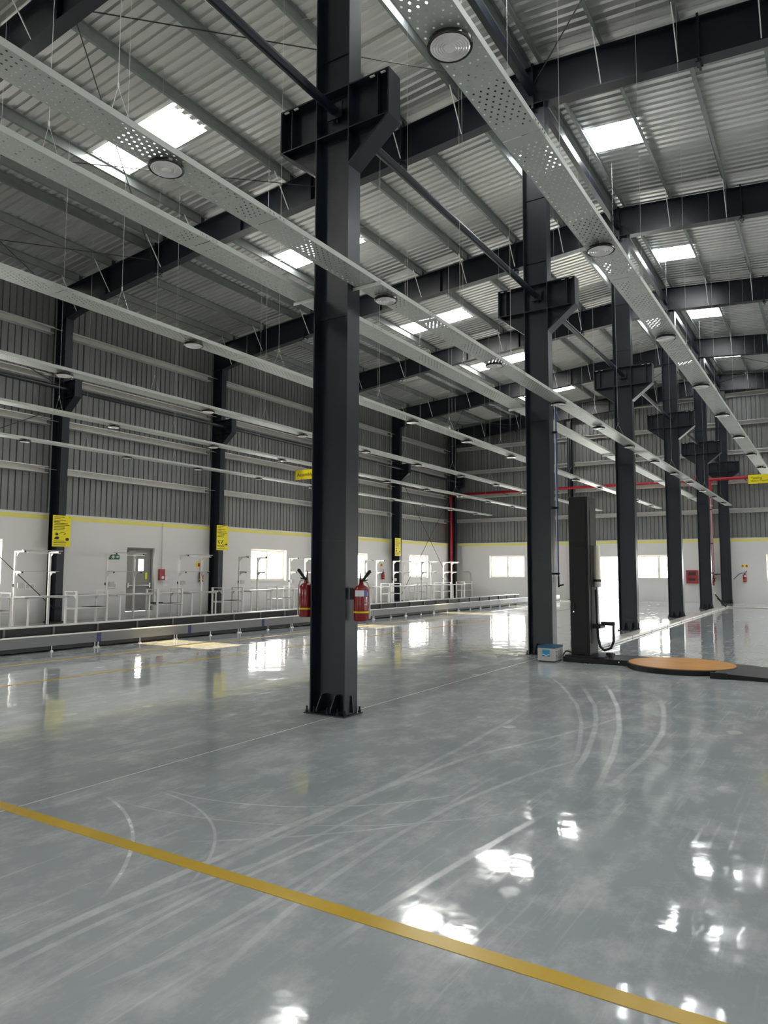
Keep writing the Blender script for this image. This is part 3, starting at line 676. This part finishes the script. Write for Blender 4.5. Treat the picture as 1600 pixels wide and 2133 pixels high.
def poster(yc, z0, z1, kind, label):
    t = thing('safety_poster', label, 'poster', (XL+0.472, yc, z0), 0, 'yellow posters on wall columns')
    W, H = 0.58, z1-z0
    box('board', SIGNY, t, 0, 0.02, -W/2, W/2, 0, H, bevel=0.003)
    box('backing', SIGNK, t, 0.001, 0.018, -W/2-0.006, -W/2, 0, H)
    rows = [(0.95, .56), (0.905, .33), (0.845, .64), (0.795, .32), (0.75, .76), (0.70, .84), (0.645, .60), (0.595, .60), (0.545, .58), (0.18, .60), (0.135, .70), (0.06, .68)]
    m = MB()
    for fz, fw_ in rows: m.box(0.0202, 0.0215, -W/2+0.04, -W/2+0.04+W*fw_, H*fz-0.012, H*fz+0.004)
    m.box(0.0202, 0.0215, W/2-0.06, W/2-0.04, H*0.935, H*0.955)
    o = m.make('small_print', SIGNK, t); o['kind'] = 'stuff'
    m = MB()
    def poly(pts): m.prism([(-W/2+a*W, H*b) for a, b in pts], 0, 0.0202, 0.022)
    if kind == 0:
        poly([(.10, .235), (.34, .235), (.38, .30), (.26, .325), (.14, .30)])                         # shoulders
        poly([(.17, .36), (.30, .36), (.33, .40), (.30, .43), (.17, .43), (.15, .395)]); poly([(.15, .43), (.22, .47), (.28, .465), (.22, .445)])
        poly([(.36, .425), (.46, .452), (.66, .462), (.66, .452), (.48, .44), (.38, .415)])
        poly([(.58, .375), (.70, .40), (.74, .44), (.70, .44), (.62, .395)]); poly([(.74, .20), (.90, .20), (.92, .27), (.84, .29), (.72, .27)])
    else:
        poly([(.10, .40), (.14, .40), (.20, .33), (.28, .27), (.24, .24), (.14, .31)]); poly([(.55, .40), (.51, .40), (.45, .33), (.37, .27), (.41, .24), (.51, .31)])
        poly([(.22, .375), (.32, .39), (.44, .375), (.40, .395), (.33, .405), (.26, .395)])
        poly([(.50, .20), (.56, .26), (.60, .26), (.56, .20)]); poly([(.64, .205), (.80, .26), (.92, .275), (.94, .20)]); poly([(.74, .30), (.84, .315), (.96, .30), (.84, .307)])
    fixn(m.make('pictogram', SIGNK, t))['kind'] = 'stuff'
poster(12.72, 2.19, 3.10, 0, 'yellow safety poster with a helmeted head, nearest on the left wall columns')
poster(19.21, 2.26, 3.17, 1, 'yellow safety poster with two cupped hands, on the second wall column')
poster(31.72, 2.30, 3.21, 0, 'small looking yellow safety poster on the farthest visible wall column')
# wall fittings on the left wall
t = thing('exit_sign', 'green emergency exit sign with white arrow left of the grey door', 'sign', (XL+0.001, 14.62, 1.86))
box('plate', GREEN, t, 0, 0.012, 0, 0.50, 0, 0.155)
m = MB()
def pl(pts): m.prism(pts, 0, 0.012, 0.014)
pl([(.36, .066), (.42, .066), (.42, .035), (.475, .078), (.42, .12), (.42, .09), (.36, .09)])
fixn(m.make('arrow', LABELW, t))
m = MB(); pl([(.24, .11), (.265, .11), (.265, .135), (.24, .135)]); pl([(.20, .085), (.22, .105), (.30, .09), (.33, .07), (.32, .06), (.285, .075), (.27, .05), (.30, .02), (.285, .015), (.25, .045), (.20, .02), (.19, .03), (.235, .06), (.24, .085), (.21, .078)])
fixn(m.make('running_figure', LABELW, t))
t = thing('alarm_box', 'red fire alarm call box on the left wall right of the grey door', 'alarm', (XL+0.016, 16.70, 1.18))
box('case', RED, t, 0, 0.10, 0, 0.22, 0, 0.38, bevel=0.01); MB().lathe([(0.05, 0.10), (0.05, 0.115), (0.03, 0.12)], (0, 0.11, 0.09), 16, 0).make('sounder', LABELW, t)
MB().tube((0.03, 0.11, 0.38), (0.03, 0.11, 1.95), 0.011, 8).make('conduit', BOXGREY, t)
tag(box('notice_sheet', LABELW, None, XL+0.001, XL+0.004, 16.93, 17.12, 0.98, 1.28), 'white paper notice under the red call box on the left wall', 'notice')
t = thing('fire_point_sign', 'small yellow and red sign above the extinguisher on the left wall', 'sign', (XL+0.001, 18.40, 1.64))
box('plate', SIGNY, t, 0, 0.004, 0, 0.26, 0, 0.16); box('red_square', REDP, t, 0.004, 0.006, 0.10, 0.20, 0.02, 0.14)
t = thing('fire_point_sign', 'small orange sign above the farther extinguisher on the left wall', 'sign', (XL+0.001, 30.78, 1.74))
box('plate', SIGNY, t, 0, 0.004, 0, 0.26, 0, 0.16); box('red_square', REDP, t, 0.004, 0.006, 0.05, 0.21, 0.02, 0.14)
t = thing('fire_point_sign', 'pair of small yellow pictograms above the extinguisher on the far wall', 'sign', (-3.98, YF-0.005, 1.74))
for u in (0, 0.17): box('plate', SIGNY, t, u, u+0.13, 0, 0.004, 0, 0.14); box('red_square', REDP, t, u+0.035, u+0.10, -0.002, 0, 0.03, 0.11)
def socket(yy, z, label):
    t = thing('socket_box', label, 'socket', (XL, yy, z)); box('plate', WHITE, t, 0, 0.03, 0, 0.30, 0, 0.17); box('outlet', BOXGREY, t, 0.03, 0.035, 0.03, 0.13, 0.03, 0.14); box('outlet', BOXGREY, t, 0.03, 0.035, 0.17, 0.27, 0.03, 0.14)
socket(11.95, 0.96, 'white double socket on the left wall behind the nearest workbench'); socket(14.72, 0.95, 'white double socket on the left wall under the exit sign')

# red sprinkler / hydrant pipes on the far wall
t = thing('fire_pipe', 'long red fire main running level across the far wall', 'pipe', (0, YF-0.68, 6.04))
MB().tube((-19.36, 0, 0), (9.6, 0, 0), 0.075, 14).make('pipe', REDP, t, smooth=True)
for x in (-16, -13, -9, -6.3, -3.6): box('pipe_clip', STEEL, t, x-0.02, x+0.02, -0.08, 0.66, -0.10, -0.075)
t = thing('fire_riser', 'red vertical fire riser in the far left corner', 'pipe', (-19.36, YF-0.68, 0))
MB().tube((0, 0, 0.45), (0, 0, 5.96), 0.075, 14).make('pipe', REDP, t, smooth=True)
for z in (1.0, 2.6, 4.6): MB().lathe([(0.08, z), (0.10, z+0.005), (0.10, z+0.03), (0.08, z+0.035)], n=14).make('flange_ring', REDP, t)
MB().tube((0, 0, 0), (0, 0, 0.45), 0.05, 10).make('drain_leg', REDP, t)
t = thing('fire_riser', 'red vertical fire riser with black valve wheel beside the fifth column', 'pipe', (-5.16, YF-0.68, 0))
MB().tube((0, 0, 1.15), (0, 0, 5.96), 0.07, 14).make('pipe', REDP, t, smooth=True)
MB().tube((0, 0, 0.86), (0, 0, 1.15), 0.055, 12).tube((-0.12, 0, 1.38), (0.2, 0, 1.38), 0.02, 8).make('valve_body', REDP, t)
wheel = MB(); R_ = 0.10
wheel.path([(R_*math.cos(a*pi/10), -0.16, 1.12+R_*math.sin(a*pi/10)) for a in range(21)], 0.022, 8)
for a in range(4): wheel.tube((0, -0.16, 1.12), (R_*math.cos(a*pi/2), -0.16, 1.12+R_*math.sin(a*pi/2)), 0.012, 6)
wheel.tube((0, -0.16, 1.12), (0, 0, 1.12), 0.014, 6).make('valve_wheel', RUBBER, t)
box('pipe_bracket', BLACK, t, -0.35, 0.32, -0.02, 0.66, 1.395, 1.425)
t = thing('hose_cabinet', 'red fire hose cabinet with two dark openings on the far wall', 'cabinet', (-6.46, YF-0.20, 0.94))
m = MB()
for a, b, c, e in strips(0, 0.55, 0, 0.66, [(0.10, 0.45, 0.40, 0.55), (0.12, 0.42, 0.14, 0.26)]): m.box(a, b, 0, 0.012, c, e)
m.make('front_panel', RED, t); box('case', RED, t, 0, 0.55, 0.012, 0.20, 0, 0.66)
box('viewing_glass', BLACKG, t, 0.10, 0.45, 0.004, 0.0115, 0.40, 0.55); box('viewing_glass', BLACKG, t, 0.12, 0.42, 0.004, 0.0115, 0.14, 0.26)
tag(MB().path([(-19.2, YF-0.06, 3.0), (-19.0, YF-0.06, 3.0), (-18.95, YF-0.06, 1.6), (-18.85, YF-0.06, 1.5), (-18.5, YF-0.06, 1.5), (-18.4, YF-0.06, 1.4), (-18.4, YF-0.06, 0.1)], 0.03, 8).make('grey_conduit', BOXGREY), 'grey bent conduit on the far wall beside the corner column', 'pipe')

# ---------------------------------------------------------------- blue air hoses on columns
def air_hose(y, z1, label, hm):
    t = thing('air_hose', label, 'hose', (RX+0.30, y, 0), 0, 'air drops on columns')
    MB().tube((0, 0, 1.42), (0, 0, z1), 0.013, 8).make('hose', hm, t)
    MB().tube((0.0, 0, 1.22), (0.0, 0, 1.42), 0.016, 8).tube((0, 0, 1.25), (0.09, 0, 1.27), 0.014, 8).make('tap', BLACK, t)
    MB().tube((-0.035, 0.03, 1.3), (-0.035, 0.03, z1), 0.010, 6).make('white_pipe', LABELW, t)
    for z in (1.45, 2.65, 4.05): box('clamp', BLACK, t, -0.069, 0.02, -0.02, 0.02, z, z+0.035)
air_hose(12.78, 4.55, 'blue air hose with black clamps dropping down the second column', HOSEB)
air_hose(FR[4], 4.55, 'thin pale air drop with black clamps on the fifth column', BOXGREY)

# ---------------------------------------------------------------- pallet wrapper
pw = thing('pallet_wrapper', 'black pallet wrapping machine with tall mast, round wooden turntable and ramp', 'machine', (0, 0, 0))
box('base_frame', BLACK, pw, -3.97, -2.55, 11.95, 12.72, 0.004, 0.085, bevel=0.006)
box('mast_plinth', BLACK, pw, -3.95, -3.30, 12.0, 12.70, 0.085, 0.11, bevel=0.004)
mast = MB().box(-3.88, -3.56, 12.12, 12.62, 0.11, 2.78).make('mast', BLACK, pw, bevel=0.008)
box('mast_door', BLACK, mast, -3.85, -3.60, 12.108, 12.119, 0.16, 1.93, bevel=0.003)
box('mast_door', BLACK, mast, -3.85, -3.60, 12.108, 12.119, 2.00, 2.72, bevel=0.003)
MB().box(-3.83, -3.805, 12.085, 12.108, 0.85, 0.98).make('door_handle', RUBBER, mast)
MB().lathe([(0.0, 12.09), (0.012, 12.09), (0.012, 12.108)], (-3.817, 0, 0.83), 10, 1).make('door_lock', CHROME, mast)
box('warning_sticker', LABELW, mast, -3.559, -3.557, 12.30, 12.44, 1.86, 1.98)
box('mast_slot', RUBBER, mast, -3.559, -3.553, 12.24, 12.56, 0.3, 2.55)
cr = box('film_carriage', BLACK, pw, -3.553, -3.42, 12.26, 12.56, 0.55, 0.62)
MB().tube((-3.49, 12.40, 1.36), (-3.49, 12.40, 1.95), 0.055, 16).make('film_roll', FILM, cr)
MB().tube((-3.49, 12.40, 1.24), (-3.49, 12.40, 1.36), 0.06, 14).make('roll_holder', BOXGREY, cr)
MB().tube((-3.49, 12.40, 1.335), (-3.49, 12.40, 1.375), 0.064, 14).make('roll_cap', RUBBER, cr)
MB().tube((-3.49, 12.40, 0.62), (-3.49, 12.40, 1.24), 0.022, 10).make('roll_spindle', CHROME, cr)
box('carriage_arm', BLACK, cr, -3.44, -3.22, 12.36, 12.44, 0.60, 0.66)
MB().path([(-3.24, 12.40, 0.60), (-3.24, 12.40, 0.34), (-3.29, 12.40, 0.22), (-3.40, 12.40, 0.18), (-3.47, 12.40, 0.24), (-3.50, 12.40, 0.40), (-3.51, 12.40, 0.7), (-3.51, 12.36, 1.2)], 0.022, 8).make('drag_chain', RUBBER, cr)
MB().lathe([(0.06, 0.085), (0.06, 0.14), (0.05, 0.15), (0.0, 0.15)], (-3.30, 12.36, 0), 16).make('corner_roller', RUBBER, pw)
tt = MB().lathe([(0.80, 0.004), (0.80, 0.072), (0.79, 0.080), (0.0, 0.080)], (-2.13, 12.08, 0), 56).make('turntable', BLACK, pw)
MB().lathe([(0.775, 0.080), (0.775, 0.088), (0.0, 0.088)], (-2.13, 12.08, 0), 56).make('turntable_top', PLY, tt)
rp = MB().prism([(-1.55, 0.004), (-1.55, 0.078), (0.25, 0.012), (0.25, 0.004)], 1, 11.26, 12.55).make('ramp', BLACK, pw); fixn(rp)
box('ramp_lip', BLACK, pw, -1.60, -1.38, 11.22, 11.26, 0.004, 0.085)
MB().lathe([(0.0, 11.945), (0.012, 11.945), (0.012, 11.951)], (-3.05, 0, 0.05), 10, 1).make('frame_bolt', CHROME, pw)
# stabiliser box and cables
bx = thing('stabilizer_box', 'small white equipment case with blue lid and blue picture panel, on the floor', 'box', (0, 0, 0))
bb = MB().box(-4.33, -4.04, 11.72, 12.16, 0.02, 0.225).make('case', BOXGREY, bx, bevel=0.006)
box('lid', BLUELID, bx, -4.335, -4.035, 11.735, 12.165, 0.225, 0.262, bevel=0.004)
pc = box('picture_panel', BLUEPIC, bx, -4.245, -4.115, 11.716, 11.7195, 0.095, 0.205)
m = MB(); m.prism([(-4.24, 0.125), (-4.18, 0.105), (-4.12, 0.125), (-4.12, 0.135), (-4.18, 0.117), (-4.24, 0.137)], 1, 11.713, 11.716); fixn(m.make('swoosh', LABELW, pc))
box('lower_band', BLUELID, pc, -4.245, -4.115, 11.7145, 11.716, 0.095, 0.108)
for i in range(6):
    for j in range(3): box('vent_slot', RUBBER, bx, -4.0405, -4.0385, 11.80+j*0.11, 11.87+j*0.11, 0.06+i*0.022, 0.067+i*0.022)
for x, yy in ((-4.30, 11.76), (-4.07, 11.76), (-4.30, 12.12), (-4.07, 12.12)): MB().tube((x, yy, 0), (x, yy, 0.02), 0.018, 10).make('foot', RUBBER, bx)
def curve_obj(name, pts, r, m, label, cat, n=6):
    # smooth the path
    P = [Vector(p) for p in pts]; out = []
    for i in range(len(P)-1):
        a, b, c, d = P[max(i-1, 0)], P[i], P[i+1], P[min(i+2, len(P)-1)]
        for k in range(6):
            s = k/6; out.append(0.5*((2*b)+(c-a)*s+(2*a-5*b+4*c-d)*s*s+(3*b-a-3*c+d)*s**3))
    out.append(P[-1])
    return tag(MB().path(out, r, n).make(name, m, smooth=True), label, cat)
curve_obj('power_cable', [(-4.05, 12.17, 0.06), (-4.03, 12.3, 0.14), (-4.00, 12.5, 0.10), (-4.01, 12.8, 0.05), (-3.97, 12.9, 0.10), (-3.91, 12.66, 0.2)], 0.012, RUBBER, 'black power cable looping from the white case to the wrapper mast', 'cable')
curve_obj('power_cable', [(-4.15, 12.18, 0.04), (-4.2, 12.32, 0.07), (-4.15, 12.52, 0.012), (-4.08, 12.56, 0.012), (-4.06, 12.42, 0.012), (-4.12, 12.34, 0.012)], 0.010, RUBBER, 'coil of thin black cable lying flat behind the white case', 'cable')

# ---------------------------------------------------------------- floor duct covers
dk = box('trim_1', DUCT, None, -4.34, -4.02, 13.4, 34.2, 0.0005, 0.055, bevel=0.01); struct(dk)
dk2 = box('trim_2', DUCT, None, -4.02, 9.8, 33.95, 34.2, 0.0005, 0.045, bevel=0.01); struct(dk2)
for i in range(10): box('duct_seam', CONVDARK, dk, -4.341, -4.015, 15+i*2, 15.012+i*2, 0.001, 0.0565)
box('duct_edge', CONVDARK, dk, -3.90, -3.885, 13.4, 33.9, 0.0003, 0.003)
# tripod by the fifth column
tp = thing('folding_tripod', 'folded metal tripod with grey and black legs leaning by the fifth column', 'tripod', (-4.45, 33.2, 0.056))
MB().tube((0, 0, 0.55), (-0.42, -0.35, -0.05), 0.022, 8).make('leg', BOXGREY, tp); MB().tube((0, 0, 0.55), (-0.02, -0.28, 0.0), 0.022, 8).make('leg', BOXGREY, tp)
MB().tube((0.02, 0, 0.52), (0.40, 0.55, -0.05), 0.024, 8).make('leg', BLACK, tp); MB().tube((0.10, -0.02, 0.36), (0.44, -0.15, 0.01), 0.02, 8).make('stay', BLACK, tp)
MB().lathe([(0.03, 0.53), (0.045, 0.55), (0.045, 0.60), (0.0, 0.60)], n=12).make('head', GALVB, tp)

# ---------------------------------------------------------------- low conveyor along the left
cv = thing('assembly_conveyor', 'long low grey slat conveyor with white rails along the left side', 'conveyor', (0, 0, 0))
ymax, yrear = 37.0, 33.5
y = 3.1; i = 0
while y < ymax-0.1:
    y2 = min(y+2.0, ymax)
    box('side_panel', CONVGREY, cv, -12.425, -12.40, y+0.004, y2-0.004, 0.105, 0.285)
    box('top_rail', WHITE, cv, -12.55, -12.39, y+0.002, y2-0.002, 0.286, 0.300)
    box('bed', CONVDARK, cv, -13.12, -12.56, y, y2, 0.15, 0.20)
    box('under_skirt', CONVDARK, cv, -12.47, -12.45, y, y2, 0.03, 0.285)
    if y2 <= yrear+0.1:
        box('rear_panel', CONVDARK, cv, -13.16, -13.12, y, y2, 0.05, 0.40)
        box('rear_rail', WHITE, cv, -13.40, -13.10, y+0.002, y2-0.002, 0.402, 0.418)
        for yy in (y+0.5, y+1.5): box('rail_post', CONVGREY, cv, -13.118, -13.09, yy, yy+0.04, 0.20, 0.40)
    for yy in (y+0.03, y+1.04, y+1.96):
        MB().tube((-12.41, yy, 0.02), (-12.41, yy, 0.12), 0.010, 8).lathe([(0.035, 0.0), (0.035, 0.012), (0.012, 0.03), (0.0, 0.03)], (-12.41, yy, 0), 10).make('levelling_foot', GALVB, cv)
    y += 2.0; i += 1
for yy in (6.9, 9.1, 11.45, 13.9, 16.3, 18.7): box('joint_cover', BLUEMARK, cv, -12.402, -12.396, yy, yy+0.09, 0.105, 0.288)
n = 0
yy = 3.2
while yy < 33: 
    box('slat', CONVDARK, cv, -13.08, -12.60, yy, yy+0.17, 0.20, 0.212); yy += 0.2

# ---------------------------------------------------------------- workstations along the left wall
def gusset(m, y, z, s=0.14):
    m.prism([(0.025, z), (0.025+s, z), (0.025, z-s)], 1, y-0.004, y+0.004)
def make_station():
    t = thing('workstation', '', 'workbench', (-18.75, 0, 0), 0, 'white assembly workstations')
    L = 1.0
    for yy in (0.0, L):
        MB().box(-0.028, 0.028, yy-0.028, yy+0.028, 0.0, 2.02).make('post', WHITE, t)
        box('upper_arm', WHITE, t, 0.022, 0.42, yy-0.02, yy+0.02, 1.985, 2.025); box('shelf_arm', WHITE, t, 0.022, 0.32, yy-0.02, yy+0.02, 1.425, 1.465)
        
        for gz, gs in ((1.985, 0.14), (1.425, 0.12)):
            m = MB(); gusset(m, yy, gz, gs); fixn(m.make('gusset', WHITE, t))
        for x, z in ((0.42, 2.005), (0.32, 1.445)): box('end_cap', RUBBER, t, x, x+0.02, yy-0.022, yy+0.022, z-0.021, z+0.021)
    box('light_bar', ALU, t, 0.36, 0.42, -0.05, L+0.12, 2.027, 2.05); box('light_diffuser', WHITE, t, 0.365, 0.415, 0.1, L+0.05, 1.965, 1.984)
    box('shelf', ALU, t, 0.06, 0.30, -0.04, L+0.10, 1.466, 1.484); box('worktop', WHITE, t, 0.03, 0.58, -0.05, L+0.25, 0.775, 0.80)
    box('worktop_edge', ALU, t, 0.58, 0.594, -0.05, L+0.25, 0.76, 0.80)
    for yy in (0.08, L+0.17):
        MB().box(0.53, 0.57, yy-0.02, yy+0.02, 0, 0.775).make('leg', WHITE, t); box('side_rail', WHITE, t, 0.022, 0.55, yy-0.018, yy+0.018, 0.73, 0.77)
    box('power_strip', BOXGREY, t, -0.01, 0.03, 0.08, 0.26, 1.02, 1.16); box('clamp', RUBBER, t, -0.035, 0.0, -0.045, -0.022, 1.06, 1.14)
    for yy in (0.0, L): box('floor_pad', BOXGREY, t, -0.04, 0.04, yy-0.03, yy+0.03, 0, 0.012)
    return t
def make_trolley():
    t = thing('bench_trolley', '', 'bench', (-18.72, 0, 0), 0, 'low white benches between the workstations')
    L = 1.0
    for x in (0, 0.5):
        for yy in (0.0, L): MB().box(x-0.026, x+0.026, yy-0.026, yy+0.026, 0, 0.92).make('leg', WHITE, t)
    box('tabletop', WHITE, t, 0.02, 0.48, -0.015, L+0.015, 0.785, 0.81); box('lower_shelf', WHITE, t, 0.0, 0.5, 0.02, L-0.02, 0.425, 0.445); box('shelf_mat', RUBBER, t, 0.02, 0.48, 0.50, L-0.02, 0.446, 0.456)
    for yy in (0.0, L):
        MB().box(0.0, 0.5, yy-0.015, yy+0.015, 0.895, 0.92).make('end_rail', WHITE, t); 
        for ga, gb in ((0.48, 0.36), (0.02, 0.14)):
            fixn(MB().prism([(ga, 0.785), (gb, 0.785), (ga, 0.665)], 1, yy-0.003, yy+0.003).make('gusset', WHITE, t))
        box('shelf_rail', WHITE, t, 0.02, 0.48, yy-0.014, yy+0.014, 0.395, 0.425)
    box('mat', ALU, t, 0.05, 0.45, 0.1, L-0.1, 0.811, 0.816)
    return t
SY = [11.14, 14.02, 16.85, 19.73, 22.64, 25.4, 28.12, 30.67, 33.55, 36.05]
SN = ['nearest, in front of the helmet poster column', 'in front of the grey door', 'in front of the hand poster column', 'in front of the first window beyond the hand poster', 'just left of the extinguisher column',
      'hidden mostly behind the extinguisher column', 'just right of the extinguisher column', 'in front of the farthest poster column', 'in front of the window before the corner', 'in front of the far corner column']
s0 = make_station(); t0 = make_trolley()
for i, (yy, nm) in enumerate(zip(SY, SN)):
    lb = 'tall white workstation with light bar, '+nm
    if i == 0: s0.location = (-18.75, yy, 0); s0['label'] = lb
    else: dup(s0, (-18.75, yy, 0), lb)
TN = ['left of the nearest tall workstation', 'right of the nearest tall workstation', 'right of the workstation by the grey door', 'right of the workstation at the hand poster', 'right of the fourth tall workstation', 'right of the fifth tall workstation, behind the column',
      'right of the sixth tall workstation, behind the column', 'before the farthest poster column', 'beyond the farthest poster column', 'right of the ninth tall workstation', 'at the far end of the bench row']
TYs = [9.75]+[(a+1.0+b)/2-0.42 for a, b in zip(SY[:-1], SY[1:])]+[37.6]
for i, (yy, nm) in enumerate(zip(TYs, TN)):
    lb = 'low white bench, '+nm
    if i == 0: t0.location = (-18.72, yy, 0); t0['label'] = lb
    else: dup(t0, (-18.72, yy, 0), lb)
tag(box('green_crate', mat('dark_green_plastic', (0.01, 0.05, 0.025), 0.5), None, -18.60, -18.34, 15.5, 15.85, 0.458, 0.50), 'dark green tray on the lower shelf of a bench by the grey door', 'tray')
# outside, through the doorway and windows
tb = MB(); rnd = random.Random(3)
N_ = 8
for i in range(N_+1):
    for j in range(N_+1): tb.v.append((-12.6+0.2*i, 43.4+0.18*j, 0.02+0.22*max(0, math.sin(pi*i/N_)*math.sin(pi*j/N_))*(0.7+0.6*rnd.random())))
for i in range(N_):
    for j in range(N_): tb.f.append((i*(N_+1)+j, (i+1)*(N_+1)+j, (i+1)*(N_+1)+j+1, i*(N_+1)+j+1))
tag(tb.make('tarpaulin', TARPB), 'crumpled blue tarpaulin on the ground outside the open doorway', 'tarpaulin')
ow = box('wall_outside', BRICKO, None, -34.3, -34.0, -20, 70, -0.04, 2.4); struct(ow)
